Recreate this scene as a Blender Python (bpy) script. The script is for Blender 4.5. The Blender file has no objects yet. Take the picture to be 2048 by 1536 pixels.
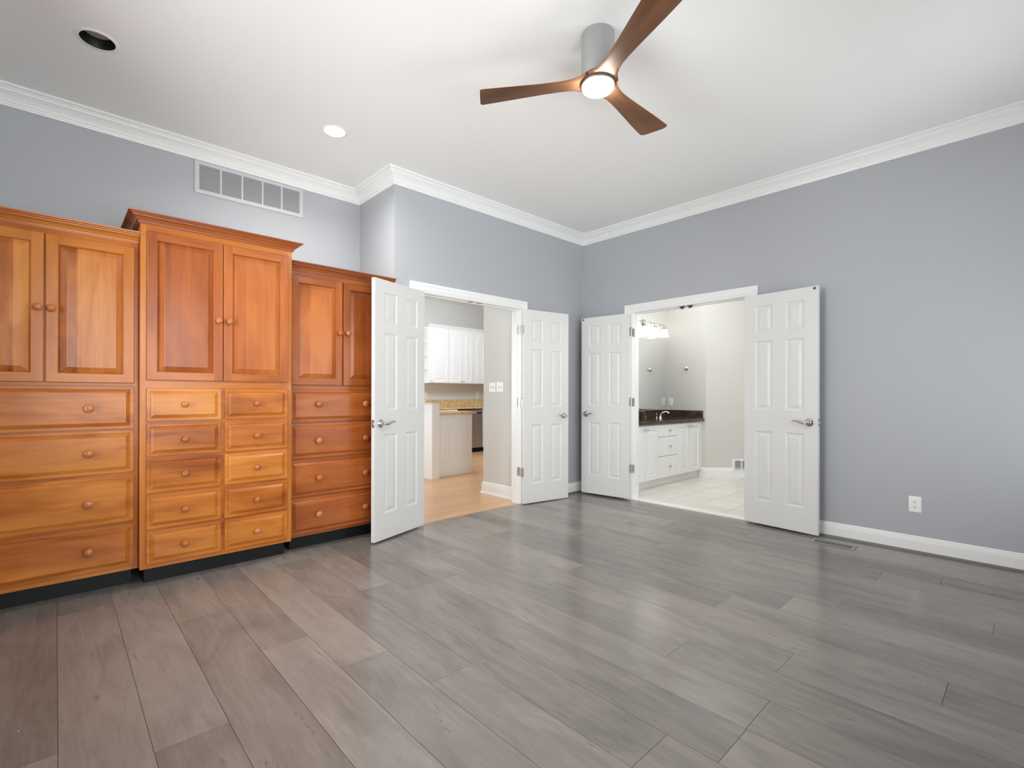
import bpy, bmesh, math, random
from mathutils import Vector, Matrix

SC = bpy.context.scene
COL = SC.collection
R = math.radians
PI = math.pi
rnd = random.Random(7)

# ------------------------------------------------------------------ camera
F_PX, YAW, CYP, ROLL, PITCH = 977.27, 0.82007, 788.12, 0.00197, 0.00157
cam_d = bpy.data.cameras.new('camera'); cam = bpy.data.objects.new('camera', cam_d); COL.objects.link(cam)
SC.camera = cam
cam_d.sensor_fit = 'HORIZONTAL'; cam_d.sensor_width = 36.0
cam_d.lens = F_PX / 2048.0 * 36.0
cam_d.shift_y = (CYP - 768.0) / 2048.0
cam_d.clip_start = 0.02
fw = Vector((math.cos(YAW)*math.cos(PITCH), math.sin(YAW)*math.cos(PITCH), math.sin(PITCH)))
rt = Vector((math.sin(YAW), -math.cos(YAW), 0)); upv = rt.cross(fw)
r2 = rt*math.cos(ROLL) + upv*math.sin(ROLL); u2 = upv*math.cos(ROLL) - rt*math.sin(ROLL)
M = Matrix((r2, u2, -fw)).transposed().to_4x4(); M.translation = Vector((-4.644, -3.728, 1.155))
cam.matrix_world = M

# ------------------------------------------------------------------ world, daylight, exposure
SC.view_settings.view_transform = 'Standard'; SC.view_settings.look = 'None'
SC.view_settings.gamma = 1.0; SC.view_settings.use_curve_mapping = False
SC.view_settings.exposure = 0.0
SC.cycles.max_bounces = 10; SC.cycles.diffuse_bounces = 6; SC.cycles.glossy_bounces = 4
SC.cycles.transparent_max_bounces = 8; SC.cycles.sample_clamp_indirect = 6.0
SC.cycles.caustics_reflective = False; SC.cycles.caustics_refractive = False
W = bpy.data.worlds.new('world'); SC.world = W; W.use_nodes = True
bgn = W.node_tree.nodes['Background']
sky = W.node_tree.nodes.new('ShaderNodeTexSky'); sky.sky_type = 'HOSEK_WILKIE'; sky.turbidity = 3.0
sky.sun_direction = Vector((-0.3, -0.5, 0.8)).normalized()
W.node_tree.links.new(sky.outputs[0], bgn.inputs[0]); bgn.inputs[1].default_value = 0.6

def area(name, loc, direction, sx, sy, power, color=(1, 1, 1), spread=180):
    d = bpy.data.lights.new(name, 'AREA'); d.shape = 'RECTANGLE'; d.size = sx; d.size_y = sy
    d.energy = power; d.color = color; d.spread = R(spread)
    o = bpy.data.objects.new(name, d); COL.objects.link(o); o.location = loc
    o.rotation_euler = Vector(direction).to_track_quat('-Z', 'Y').to_euler()
    return o
DAY = (0.93, 0.975, 1.0); LAMP = (1.0, 0.98, 0.96); KL = (0.80, 0.91, 1.0)
FAN_L = 190.0; REC_L = 650.0; VAN_L = 6.0
area('daylight_window_front', (-3.95, -5.1, 1.5), (0.1, 1, 0.32), 2.3, 2.3, 170, DAY)
area('daylight_window_front_right', (-1.2, -5.1, 1.45), (0, 1, 0.8), 1.7, 2.3, 75, DAY)
area('daylight_window_left', (-5.7, -1.45, 1.45), (1, -0.15, 0.0), 2.1, 2.3, 125, DAY)
area('kitchen_back_fill', (0.4, 2.3, 2.85), (0, 0.75, -1), 3.0, 1.0, 70, KL)  # unseen area lamp, added and tilted to brighten the back wall
area('kitchen_passage_fill', (-1.7, 0.6, 3.0), (0, 0, -1), 0.9, 0.8, 6, KL)  # added fill above the passage, without a fixture
area('kitchen_upward_fill', (-3.4, 2.9, 1.5), (1, 0.2, 0.3), 1.6, 1.6, 62, KL)  # added fill, no window behind it; lifts the upper kitchen walls
area('bath_overhead_fill', (1.0, -1.2, 3.0), (0, 0, -1), 1.4, 1.6, 34, (0.93, 0.97, 1.0))  # unseen overhead fill added to brighten the bathroom, no fixture
area('bath_side_fill', (0.5, -2.2, 1.9), (1, 1.1, -0.15), 0.8, 1.0, 14, DAY)  # added fill aimed at the bathroom side wall; there is no window

# ------------------------------------------------------------------ materials
def s2l(c):
    c = c/255.0
    return c/12.92 if c <= 0.04045 else ((c+0.055)/1.055)**2.4
def S(r, g, b): return (s2l(r), s2l(g), s2l(b), 1.0)

class NT:
    def __init__(s, name):
        s.m = bpy.data.materials.new(name); s.m.use_nodes = True
        s.t = s.m.node_tree; s.b = s.t.nodes['Principled BSDF']; s.out = s.t.nodes['Material Output']
    def n(s, typ, **kw):
        x = s.t.nodes.new(typ)
        for k, v in kw.items(): setattr(x, k, v)
        return x
    def l(s, a, b): s.t.links.new(a, b)
    def math(s, op, a, b=None, clamp=False):
        x = s.n('ShaderNodeMath', operation=op); x.use_clamp = clamp
        for i, v in enumerate((a, b)):
            if v is None: continue
            if isinstance(v, (int, float)): x.inputs[i].default_value = v
            else: s.l(v, x.inputs[i])
        return x.outputs[0]
    def mix(s, fac, a, b, blend='MIX'):
        x = s.n('ShaderNodeMix', data_type='RGBA', blend_type=blend)
        for i, v in ((0, fac), (6, a), (7, b)):
            if isinstance(v, (int, float, tuple, list)): x.inputs[i].default_value = v
            else: s.l(v, x.inputs[i])
        return x.outputs[2]
    def ramp(s, fac, stops):
        x = s.n('ShaderNodeValToRGB'); s.l(fac, x.inputs[0]); e = x.color_ramp.elements
        e[0].position, e[0].color = stops[0]; e[1].position, e[1].color = stops[-1]
        for p, c in stops[1:-1]:
            k = e.new(p); k.color = c
        return x.outputs[0]
    def noise(s, vec, scale, detail=3, rough=0.5, dist=0.0):
        x = s.n('ShaderNodeTexNoise'); x.inputs['Scale'].default_value = scale
        x.inputs['Detail'].default_value = detail; x.inputs['Roughness'].default_value = rough
        x.inputs['Distortion'].default_value = dist
        s.l(vec, x.inputs['Vector']); return x.outputs['Fac']
    def bump(s, h, strength, dist=0.002):
        x = s.n('ShaderNodeBump'); x.inputs['Strength'].default_value = strength
        x.inputs['Distance'].default_value = dist; s.l(h, x.inputs['Height'])
        s.l(x.outputs[0], s.b.inputs['Normal'])
    def scale(s, vec, v):
        x = s.n('ShaderNodeMapping'); x.inputs['Scale'].default_value = v; s.l(vec, x.inputs[0]); return x.outputs[0]

def setp(b, **k):
    for kk, v in k.items():
        b.inputs[{'rough': 'Roughness', 'metal': 'Metallic', 'spec': 'Specular IOR Level', 'coat': 'Coat Weight', 'coatr': 'Coat Roughness',
                  'emit': 'Emission Strength', 'emc': 'Emission Color', 'base': 'Base Color'}[kk]].default_value = v

def paint(name, c, rough=0.5, var=0.015, bump=0.04, spec=0.4):
    t = NT(name); g = t.n('ShaderNodeNewGeometry').outputs['Position']
    n = t.noise(g, 1.1, 2); f = t.math('MULTIPLY', n, var*2)
    dark = tuple(x*(1-var*2) for x in c[:3]) + (1,)
    t.l(t.mix(n, c, dark), t.b.inputs['Base Color'])
    setp(t.b, rough=rough, spec=spec)
    t.bump(t.noise(g, 260, 2), bump, 0.0006)
    return t.m

def metal(name, c, rough=0.18):
    t = NT(name); g = t.n('ShaderNodeTexCoord').outputs['Object']
    n = t.noise(g, 40, 2)
    t.l(t.math('ADD', t.math('MULTIPLY', n, 0.08), rough-0.04), t.b.inputs['Roughness'])
    setp(t.b, base=c, metal=1.0); return t.m

def plain(name, c, rough=0.5, spec=0.5, coat=0.0):
    t = NT(name); g = t.n('ShaderNodeTexCoord').outputs['Object']
    n = t.noise(g, 12, 2)
    t.l(t.mix(n, c, tuple(x*0.94 for x in c[:3])+(1,)), t.b.inputs['Base Color'])
    setp(t.b, rough=rough, spec=spec, coat=coat); return t.m

def glow(name, c, strength):
    t = NT(name); e = t.n('ShaderNodeEmission'); e.inputs[0].default_value = c; e.inputs[1].default_value = strength
    t.l(e.outputs[0], t.out.inputs[0]); return t.m

def wood(name, dark, mid, light, axis, stave=0.0, rough=0.26, coat=0.0, figure=1.0, seed=0.0):
    """axis: grain direction in object space (0 x, 2 z)."""
    t = NT(name)
    co = t.n('ShaderNodeTexCoord').outputs['Object']
    oi = t.n('ShaderNodeObjectInfo').outputs['Random']
    off = t.n('ShaderNodeCombineXYZ')
    t.l(t.math('MULTIPLY', oi, 37.0), off.inputs[0]); t.l(t.math('MULTIPLY', oi, 91.0), off.inputs[1]); t.l(t.math('MULTIPLY', oi, 53.0), off.inputs[2])
    ad = t.n('ShaderNodeVectorMath', operation='ADD'); t.l(co, ad.inputs[0]); t.l(off.outputs[0], ad.inputs[1])
    v = ad.outputs[0]
    lo, hi = (1.1, 5.5)
    sc1 = [hi]*3; sc1[axis] = lo
    sc2 = [60.0]*3; sc2[axis] = 2.5
    sc3 = [2.6]*3; sc3[axis] = 0.9
    big = t.noise(t.scale(v, sc1), 1.0, 3, 0.55, 0.6*figure)
    fine = t.noise(t.scale(v, sc2), 1.0, 3, 0.6)
    heart = t.noise(t.scale(v, sc3), 1.0, 2, 0.5, 1.2*figure)
    tone = t.math('ADD', t.math('MULTIPLY', big, 0.55), t.math('MULTIPLY', fine, 0.16))
    tone = t.math('ADD', tone, t.math('MULTIPLY', heart, 0.30))
    if stave:
        sp = t.n('ShaderNodeSeparateXYZ'); t.l(v, sp.inputs[0])
        k = t.math('FLOOR', t.math('DIVIDE', sp.outputs[0], stave))
        wn = t.n('ShaderNodeTexWhiteNoise', noise_dimensions='1D'); t.l(k, wn.inputs['W'])
        tone = t.math('ADD', tone, t.math('MULTIPLY', t.math('SUBTRACT', wn.outputs['Value'], 0.5), 0.24))
    tone = t.math('ADD', tone, t.math('MULTIPLY', t.math('SUBTRACT', oi, 0.5), 0.09))
    colr = t.ramp(tone, [(0.34, dark), (0.5, mid), (0.66, light)])
    t.l(colr, t.b.inputs['Base Color'])
    setp(t.b, rough=rough, spec=0.30, coat=coat, coatr=0.1)
    t.bump(fine, 0.05, 0.0006)
    return t.m

def gran(name, cols, scale, rough=0.12):
    t = NT(name); g = t.n('ShaderNodeNewGeometry').outputs['Position']
    a = t.noise(g, scale, 5, 0.7, 0.4); b = t.noise(g, scale*3.1, 3, 0.6); c = t.noise(g, scale*0.14, 4, 0.6, 1.6)
    f = t.math('ADD', t.math('MULTIPLY', a, 0.5), t.math('ADD', t.math('MULTIPLY', b, 0.25), t.math('MULTIPLY', c, 0.25)))
    t.l(t.ramp(f, cols), t.b.inputs['Base Color']); setp(t.b, rough=rough, spec=0.5); return t.m

MAT = {}
MAT['wall'] = paint('grey_wall_paint', S(177, 179, 183), 0.55)
MAT['ceil'] = paint('ceiling_paint', S(243, 242, 240), 0.8, 0.01)
MAT['trim'] = paint('white_trim_paint', S(240, 240, 238), 0.32, 0.008, 0.02, 0.5)
MAT['door'] = paint('white_door_paint', S(226, 225, 222), 0.35, 0.01, 0.03, 0.5)
MAT['kwall'] = paint('kitchen_wall_paint', S(214, 212, 207), 0.6)
MAT['kcab'] = paint('kitchen_cabinet_paint', S(240, 240, 239), 0.35, 0.008, 0.02)
MAT['bwall'] = paint('bath_wall_paint', S(212, 209, 203), 0.6)
MAT['plate'] = plain('white_plastic', S(243, 243, 240), 0.35)
MAT['slot'] = plain('dark_slot', S(45, 44, 42), 0.6)
MAT['chrome'] = metal('polished_nickel', (0.62, 0.61, 0.59, 1), 0.14)
MAT['hinge'] = metal('satin_nickel', (0.55, 0.54, 0.52, 1), 0.32)
MAT['darkmetal'] = plain('dark_catch', S(62, 62, 60), 0.4)
MAT['steel'] = metal('brushed_steel', (0.50, 0.51, 0.53, 1), 0.34)
MAT['fangrey'] = plain('brushed_grey_housing', S(158, 158, 156), 0.38)
MAT['bouncetop'] = plain('pale_bounce_top', S(196, 194, 188), 0.8)  # pale so that light bounced off the unseen tops stays neutral
MAT['black'] = plain('black_toe_kick', S(17, 19, 18), 0.5, 0.3)
MAT['baffle'] = plain('black_baffle', S(14, 14, 13), 0.45)
MAT['lens'] = plain('grey_lamp_face', S(176, 175, 173), 0.5)
MAT['vent'] = paint('vent_enamel', S(200, 201, 204), 0.45)
MAT['ventdark'] = plain('vent_shadow_gap', S(110, 111, 114), 0.8)
MAT['register'] = plain('register_enamel', S(150, 147, 138), 0.4)
MAT['marble'] = gran('marble_threshold', [(0.3, S(214, 211, 205)), (0.6, S(238, 237, 233))], 6, 0.25)
MAT['granite'] = gran('tan_granite', [(0.38, S(120, 92, 56)), (0.45, S(196, 162, 112)), (0.54, S(222, 194, 148)), (0.66, S(240, 222, 186))], 60, 0.12)
MAT['brown'] = gran('brown_granite', [(0.34, S(30, 25, 20)), (0.5, S(70, 58, 47)), (0.62, S(104, 88, 72)), (0.74, S(170, 150, 125))], 14, 0.08)
MAT['glowfan'] = glow('fan_light_glow', (1.0, 0.965, 0.92, 1), FAN_L)
MAT['glowrec'] = glow('recessed_light_glow', (1.0, 0.97, 0.93, 1), REC_L)
MAT['glowvan'] = glow('vanity_shade_glow', (1.0, 0.98, 0.95, 1), VAN_L)
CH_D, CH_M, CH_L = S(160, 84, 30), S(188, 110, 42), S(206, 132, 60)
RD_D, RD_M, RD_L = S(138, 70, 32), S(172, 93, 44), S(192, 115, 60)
MAT['ch_z'] = wood('cherry_upright_grain', CH_D, CH_M, CH_L, 2)
MAT['ch_x'] = wood('cherry_level_grain', CH_D, CH_M, CH_L, 0)
MAT['pan_l'] = wood('cherry_panel_staves', S(138, 72, 30), S(186, 109, 45), S(214, 140, 66), 2, 0.11, figure=2.2)
MAT['rd_z'] = wood('red_cherry_upright_grain', RD_D, RD_M, RD_L, 2)
MAT['rd_x'] = wood('red_cherry_level_grain', RD_D, RD_M, RD_L, 0)
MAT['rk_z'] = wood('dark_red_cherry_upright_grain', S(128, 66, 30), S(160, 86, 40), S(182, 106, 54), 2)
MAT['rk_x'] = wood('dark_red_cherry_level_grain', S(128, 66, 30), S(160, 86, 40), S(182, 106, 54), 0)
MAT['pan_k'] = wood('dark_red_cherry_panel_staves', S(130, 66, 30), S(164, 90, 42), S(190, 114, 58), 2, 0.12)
MAT['pan_r'] = wood('red_cherry_panel_staves', RD_D, RD_M, RD_L, 2, 0.12)
MAT['dr_l'] = wood('cherry_drawer_grain', S(142, 72, 26), S(186, 107, 40), S(210, 135, 60), 0, figure=2.0)
MAT['dr_r'] = wood('red_cherry_drawer_grain', S(128, 64, 28), S(162, 86, 38), S(186, 108, 52), 0, figure=1.6)
MAT['knob'] = wood('turned_cherry_knob', S(150, 82, 44), S(180, 106, 60), S(204, 134, 82), 2, rough=0.22, coat=0.4)
MAT['blade'] = wood('walnut_blade', S(74, 48, 32), S(104, 70, 46), S(126, 90, 62), 0, rough=0.45, coat=0.0)

def floor_mat():
    t = NT('grey_oak_planks')
    at = t.n('ShaderNodeAttribute'); at.attribute_name = 'plank'
    sp = t.n('ShaderNodeSeparateColor'); t.l(at.outputs['Color'], sp.inputs[0])
    pos = t.n('ShaderNodeNewGeometry').outputs['Position']
    off = t.n('ShaderNodeCombineXYZ'); t.l(t.math('MULTIPLY', sp.outputs[1], 40.0), off.inputs[0]); t.l(t.math('MULTIPLY', sp.outputs[2], 60.0), off.inputs[1])
    ad = t.n('ShaderNodeVectorMath', operation='ADD'); t.l(pos, ad.inputs[0]); t.l(off.outputs[0], ad.inputs[1]); v = ad.outputs[0]
    cloud = t.noise(t.scale(v, (5, 1.5, 1)), 1.0, 5, 0.6, 0.9)
    grain = t.noise(t.scale(v, (120, 4, 1)), 1.0, 3, 0.6, 0.2)
    cath = t.noise(t.scale(v, (11, 1.6, 1)), 1.0, 4, 0.55, 2.6)
    tone = t.math('ADD', t.math('MULTIPLY', cloud, 0.42), t.math('ADD', t.math('MULTIPLY', grain, 0.12), t.math('MULTIPLY', cath, 0.20)))
    tone = t.math('ADD', tone, t.math('MULTIPLY', sp.outputs[0], 0.17))
    c = t.ramp(tone, [(0.28, S(98, 92, 86)), (0.5, S(136, 128, 120)), (0.70, S(162, 153, 143))])
    hue = t.noise(t.scale(v, (3, 0.7, 1)), 1.0, 2)
    c = t.mix(t.math('MULTIPLY', hue, 0.35), c, S(124, 121, 124))
    # knots and cracks: sparse dark marks of their own
    vo = t.n('ShaderNodeTexVoronoi'); vo.inputs['Scale'].default_value = 1.0; t.l(t.scale(v, (5.2, 1.9, 1)), vo.inputs['Vector'])
    kn = t.math('SUBTRACT', 1.0, t.math('MULTIPLY', vo.outputs['Distance'], 15.0), True)
    kn = t.math('MULTIPLY', kn, t.math('GREATER_THAN', t.noise(t.scale(v, (1.9, 0.7, 1)), 1.0, 1), 0.52))
    c = t.mix(t.math('MULTIPLY', kn, 0.6), c, S(72, 64, 58))
    ck = t.math('ABSOLUTE', t.math('SUBTRACT', t.noise(t.scale(v, (9, 1.0, 1)), 1.0, 4, 0.5, 1.5), 0.5))
    ck = t.math('MULTIPLY', t.math('LESS_THAN', ck, 0.004), t.math('GREATER_THAN', cloud, 0.60))
    c = t.mix(t.math('MULTIPLY', ck, 0.5), c, S(80, 72, 66))
    # plaster dust specks
    vs = t.n('ShaderNodeTexVoronoi'); vs.inputs['Scale'].default_value = 9.0; t.l(pos, vs.inputs['Vector'])
    dk = t.math('MULTIPLY', t.math('LESS_THAN', vs.outputs['Distance'], 0.022), t.math('GREATER_THAN', t.noise(pos, 1.6, 2), 0.54))
    c = t.mix(dk, c, S(214, 210, 204))
    t.l(c, t.b.inputs['Base Color'])
    t.l(t.math('ADD', 0.15, t.math('MULTIPLY', cloud, 0.12)), t.b.inputs['Roughness'])
    setp(t.b, spec=0.5)
    t.bump(t.math('ADD', grain, t.math('MULTIPLY', cath, 0.6)), 0.06, 0.0008)
    return t.m
MAT['floor'] = floor_mat()
MAT['shoe'] = plain('grey_stained_shoe_molding', S(112, 106, 100), 0.4)
MAT['floorgap'] = plain('plank_gap', S(48, 44, 41), 0.8)

def kfloor_mat():
    t = NT('honey_strip_floor'); pos = t.n('ShaderNodeNewGeometry').outputs['Position']
    br = t.n('ShaderNodeTexBrick'); br.offset = 0.37; br.squash = 1
    mp = t.n('ShaderNodeMapping'); t.l(pos, mp.inputs[0])
    t.l(mp.outputs[0], br.inputs['Vector'])
    br.inputs['Scale'].default_value = 1.0; br.inputs['Brick Width'].default_value = 0.9; br.inputs['Row Height'].default_value = 0.06
    br.inputs['Mortar Size'].default_value = 0.0012; br.inputs['Bias'].default_value = 0.0
    br.inputs['Color1'].default_value = S(212, 162, 116); br.inputs['Color2'].default_value = S(224, 180, 136); br.inputs['Mortar'].default_value = S(184, 134, 90)
    n = t.noise(t.scale(pos, (2, 40, 1)), 1.0, 3)
    t.l(t.mix(t.math('MULTIPLY', n, 0.4), br.outputs['Color'], S(200, 148, 100)), t.b.inputs['Base Color'])
    setp(t.b, rough=0.28, spec=0.5); return t.m
MAT['kfloor'] = kfloor_mat()

def tile_mat():
    t = NT('cream_tile_floor'); pos = t.n('ShaderNodeNewGeometry').outputs['Position']
    br = t.n('ShaderNodeTexBrick'); br.offset = 0.0
    t.l(pos, br.inputs['Vector'])
    br.inputs['Scale'].default_value = 1.0; br.inputs['Brick Width'].default_value = 0.33; br.inputs['Row Height'].default_value = 0.33
    br.inputs['Mortar Size'].default_value = 0.004
    br.inputs['Color1'].default_value = S(226, 221, 212); br.inputs['Color2'].default_value = S(216, 211, 202); br.inputs['Mortar'].default_value = S(176, 170, 160)
    n = t.noise(pos, 5, 4, 0.6, 1.0)
    t.l(t.mix(t.math('MULTIPLY', n, 0.3), br.outputs['Color'], S(198, 194, 182)), t.b.inputs['Base Color'])
    setp(t.b, rough=0.22); return t.m
MAT['tile'] = tile_mat()

def mirror_mat():
    t = NT('mirror_silver'); setp(t.b, base=(0.93, 0.94, 0.94, 1), metal=1.0, rough=0.01); return t.m
MAT['mirror'] = mirror_mat()
def pane_mat():
    t = NT('window_pane'); tr = t.n('ShaderNodeBsdfTransparent'); gl = t.n('ShaderNodeBsdfGlossy'); gl.inputs['Roughness'].default_value = 0.02
    fr = t.n('ShaderNodeFresnel'); fr.inputs[0].default_value = 1.3; mx = t.n('ShaderNodeMixShader')
    t.l(fr.outputs[0], mx.inputs[0]); t.l(tr.outputs[0], mx.inputs[1]); t.l(gl.outputs[0], mx.inputs[2]); t.l(mx.outputs[0], t.out.inputs[0])
    return t.m
MAT['pane'] = pane_mat()

# ------------------------------------------------------------------ mesh helpers
class MB:
    def __init__(s): s.v = []; s.f = []; s.m = []
    def add(s, vs, fs, m=0):
        b = len(s.v); s.v += [tuple(x) for x in vs]
        for f in fs: s.f.append(tuple(b+i for i in f)); s.m.append(m)
    def box(s, x0, x1, y0, y1, z0, z1, m=0, fm=None):
        b = len(s.v)
        s.v += [(x0, y0, z0), (x1, y0, z0), (x1, y1, z0), (x0, y1, z0), (x0, y0, z1), (x1, y0, z1), (x1, y1, z1), (x0, y1, z1)]
        F = {'-z': (0, 3, 2, 1), '+z': (4, 5, 6, 7), '-y': (0, 1, 5, 4), '+x': (1, 2, 6, 5), '+y': (2, 3, 7, 6), '-x': (3, 0, 4, 7)}
        for k, f in F.items():
            s.f.append(tuple(b+i for i in f)); s.m.append((fm or {}).get(k, m))
        return s
    def quad(s, a, b, c, d, m=0): s.add([a, b, c, d], [(0, 1, 2, 3)], m)
    def rings(s, levels, m=0, cap=True, ms=None, flip=False):
        """levels: (x0,x1,z0,z1,y) rectangles joined in turn, last one capped; faces -y"""
        b = len(s.v)
        for x0, x1, z0, z1, y in levels: s.v += [(x0, y, z0), (x1, y, z0), (x1, y, z1), (x0, y, z1)]
        for i in range(len(levels)-1):
            mm = ms[i] if ms else m
            for j in range(4):
                k = (j+1) % 4
                f = (b+4*i+j, b+4*i+k, b+4*i+4+k, b+4*i+4+j)
                s.f.append(f[::-1] if flip else f); s.m.append(mm)
        if cap:
            e = b+4*(len(levels)-1); f = (e, e+1, e+2, e+3)
            s.f.append(f[::-1] if flip else f); s.m.append(ms[-1] if ms else m)
    def holed(s, xs, zs, holes, y, m=0, flip=False):
        b = len(s.v); nx = len(xs)
        for z in zs:
            for x in xs: s.v.append((x, y, z))
        for j in range(len(zs)-1):
            for i in range(nx-1):
                cx, cz = (xs[i]+xs[i+1])/2, (zs[j]+zs[j+1])/2
                if any(h[0] < cx < h[1] and h[2] < cz < h[3] for h in holes): continue
                f = (b+j*nx+i, b+j*nx+i+1, b+(j+1)*nx+i+1, b+(j+1)*nx+i)
                s.f.append(f[::-1] if flip else f); s.m.append(m)
    def lathe(s, prof, o=(0, 0, 0), ax=(0, 0, 1), seg=24, m=0, cap0=True, cap1=True):
        o = Vector(o); ax = Vector(ax).normalized(); q = ax.to_track_quat('Z', 'Y')
        b = len(s.v); n = len(prof)
        for r, h in prof:
            for k in range(seg):
                a = 2*PI*k/seg; s.v.append(tuple(o + q @ Vector((r*math.cos(a), r*math.sin(a), h))))
        for i in range(n-1):
            for k in range(seg):
                k2 = (k+1) % seg; s.f.append((b+i*seg+k, b+i*seg+k2, b+(i+1)*seg+k2, b+(i+1)*seg+k)); s.m.append(m)
        if cap0: s.f.append(tuple(b+k for k in range(seg))[::-1]); s.m.append(m)
        if cap1: s.f.append(tuple(b+(n-1)*seg+k for k in range(seg))); s.m.append(m)
    def tube(s, pts, rad, seg=10, m=0, squash=1.0):
        pts = [Vector(p) for p in pts]; b = len(s.v); n = len(pts)
        if not isinstance(rad, (list, tuple)): rad = [rad]*n
        up0 = Vector((0, 0, 1))
        for i, p in enumerate(pts):
            d = (pts[min(i+1, n-1)]-pts[max(i-1, 0)]).normalized()
            u = d.cross(up0)
            if u.length < 1e-3: u = d.cross(Vector((0, 1, 0)))
            u.normalize(); w = u.cross(d).normalized()
            for k in range(seg):
                a = 2*PI*k/seg; s.v.append(tuple(p+u*math.cos(a)*rad[i]*squash+w*math.sin(a)*rad[i]))
        for i in range(n-1):
            for k in range(seg):
                k2 = (k+1) % seg; s.f.append((b+i*seg+k, b+i*seg+k2, b+(i+1)*seg+k2, b+(i+1)*seg+k)); s.m.append(m)
        s.f.append(tuple(b+k for k in range(seg))[::-1]); s.m.append(m)
        s.f.append(tuple(b+(n-1)*seg+k for k in range(seg))); s.m.append(m)
    def sweep(s, path, prof, fn, closed=False, m=0, cap=True):
        """path: 2D points, prof: (a,b) a offset to the right of travel, fn(p,q,b)->xyz"""
        n = len(path); np_ = len(prof); b0 = len(s.v)
        P = [Vector(p) for p in path]
        for i in range(n):
            if closed: d1 = (P[i]-P[i-1]).normalized(); d2 = (P[(i+1) % n]-P[i]).normalized()
            else:
                d1 = (P[i]-P[i-1]).normalized() if i > 0 else (P[1]-P[0]).normalized()
                d2 = (P[i+1]-P[i]).normalized() if i < n-1 else d1
            n1 = Vector((d1.y, -d1.x)); n2 = Vector((d2.y, -d2.x)); nn = (n1+n2); nn = nn/(nn.length_squared/2) if nn.length > 1e-6 else n1
            for a, bb in prof:
                q = P[i]+nn*a; s.v.append(tuple(fn(q.x, q.y, bb)))
        for i in range(n if closed else n-1):
            j = (i+1) % n
            for k in range(np_-1):
                s.f.append((b0+i*np_+k, b0+i*np_+k+1, b0+j*np_+k+1, b0+j*np_+k)); s.m.append(m)
        if cap and not closed:
            s.f.append(tuple(b0+k for k in range(np_))); s.m.append(m)
            s.f.append(tuple(b0+(n-1)*np_+k for k in range(np_))[::-1]); s.m.append(m)
    def xform(s, mat):
        s.v = [tuple(mat @ Vector(v)) for v in s.v]; return s
    def build(s, name, mats, parent=None, org=None, smooth=None, bevel=0.0, fix=True):
        if not isinstance(mats, (list, tuple)): mats = [mats]
        me = bpy.data.meshes.new(name)
        vs = s.v
        if parent is not None and org is None: org = WORG.get(parent.name, (0, 0, 0))
        if org is None: org = (0, 0, 0)
        vs = [(x-org[0], y-org[1], z-org[2]) for x, y, z in vs]
        me.from_pydata(vs, [], s.f)
        for k in mats: me.materials.append(MAT[k])
        me.polygons.foreach_set('material_index', s.m)
        if fix:
            bm = bmesh.new(); bm.from_mesh(me); bmesh.ops.remove_doubles(bm, verts=bm.verts, dist=1e-6)
            bmesh.ops.recalc_face_normals(bm, faces=bm.faces); bm.to_mesh(me); bm.free()
        if smooth:
            me.polygons.foreach_set('use_smooth', [True]*len(me.polygons)); me.set_sharp_from_angle(angle=R(smooth))
        me.update()
        o = bpy.data.objects.new(name, me); COL.objects.link(o)
        if parent is not None:
            o.parent = parent
            if parent.type == 'MESH': pass
        else: o.location = org
        WORG[o.name] = org
        if bevel:
            bv = o.modifiers.new('bevel', 'BEVEL'); bv.width = bevel; bv.segments = 2; bv.limit_method = 'ANGLE'; bv.angle_limit = R(40)
        return o
WORG = {}

def tag(o, label=None, cat=None, group=None, kind=None):
    if label: o['label'] = label
    if cat: o['category'] = cat
    if group: o['group'] = group
    if kind: o['kind'] = kind
    return o
def thing(name, label, cat, org, group=None):
    o = bpy.data.objects.new(name, None); COL.objects.link(o); o.location = org; o.empty_display_size = 0.1
    WORG[o.name] = tuple(org); return tag(o, label, cat, group)
def struct(mb, name, mats, **k): return tag(mb.build(name, mats, **k), kind='structure')
def copy_tree(o, parent=None):
    c = o.copy(); COL.objects.link(c); c.parent = parent
    for ch in o.children: copy_tree(ch, c)
    return c

# ------------------------------------------------------------------ room constants
H = 3.055; BX = -2.54; RY = 0.648; XL = -5.2; YF = -4.6; TH = 0.13
K0, K1 = -2.30, -1.045      # kitchen doorway, jamb faces (x)
B0, B1 = -1.925, -0.69      # bath doorway, jamb faces (y)
DH = 2.06; JT = 0.018; ZT = 3.25

# walls
w = MB()
w.box(BX, K0-JT, 0, TH, 0, ZT, fm={'+y': 1}); w.box(K1+JT, 0.0, 0, TH, 0, ZT, fm={'+y': 1})
w.box(K0-JT, K1+JT, 0, TH, DH+JT, ZT, fm={'+y': 1})
struct(w, 'wall_back', ['wall', 'kwall'], fix=False)
w = MB(); w.box(BX, BX+0.12, TH, RY+0.12, 0, ZT, fm={'+x': 1, '+y': 1}); struct(w, 'wall_return', ['wall', 'kwall'], fix=False)
w = MB(); w.box(XL-0.12, BX, RY, RY+0.12, 0, ZT, fm={'+y': 1}); struct(w, 'wall_recess', ['wall', 'kwall'], fix=False)
w = MB()
w.box(0, TH, YF, B0-JT, 0, ZT, fm={'+x': 1}); w.box(0, TH, B1+JT, 0.04, 0, ZT, fm={'+x': 1}); w.box(0, TH, B0-JT, B1+JT, DH+JT, ZT, fm={'+x': 1})
struct(w, 'wall_right', ['wall', 'bwall'], fix=False)
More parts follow.
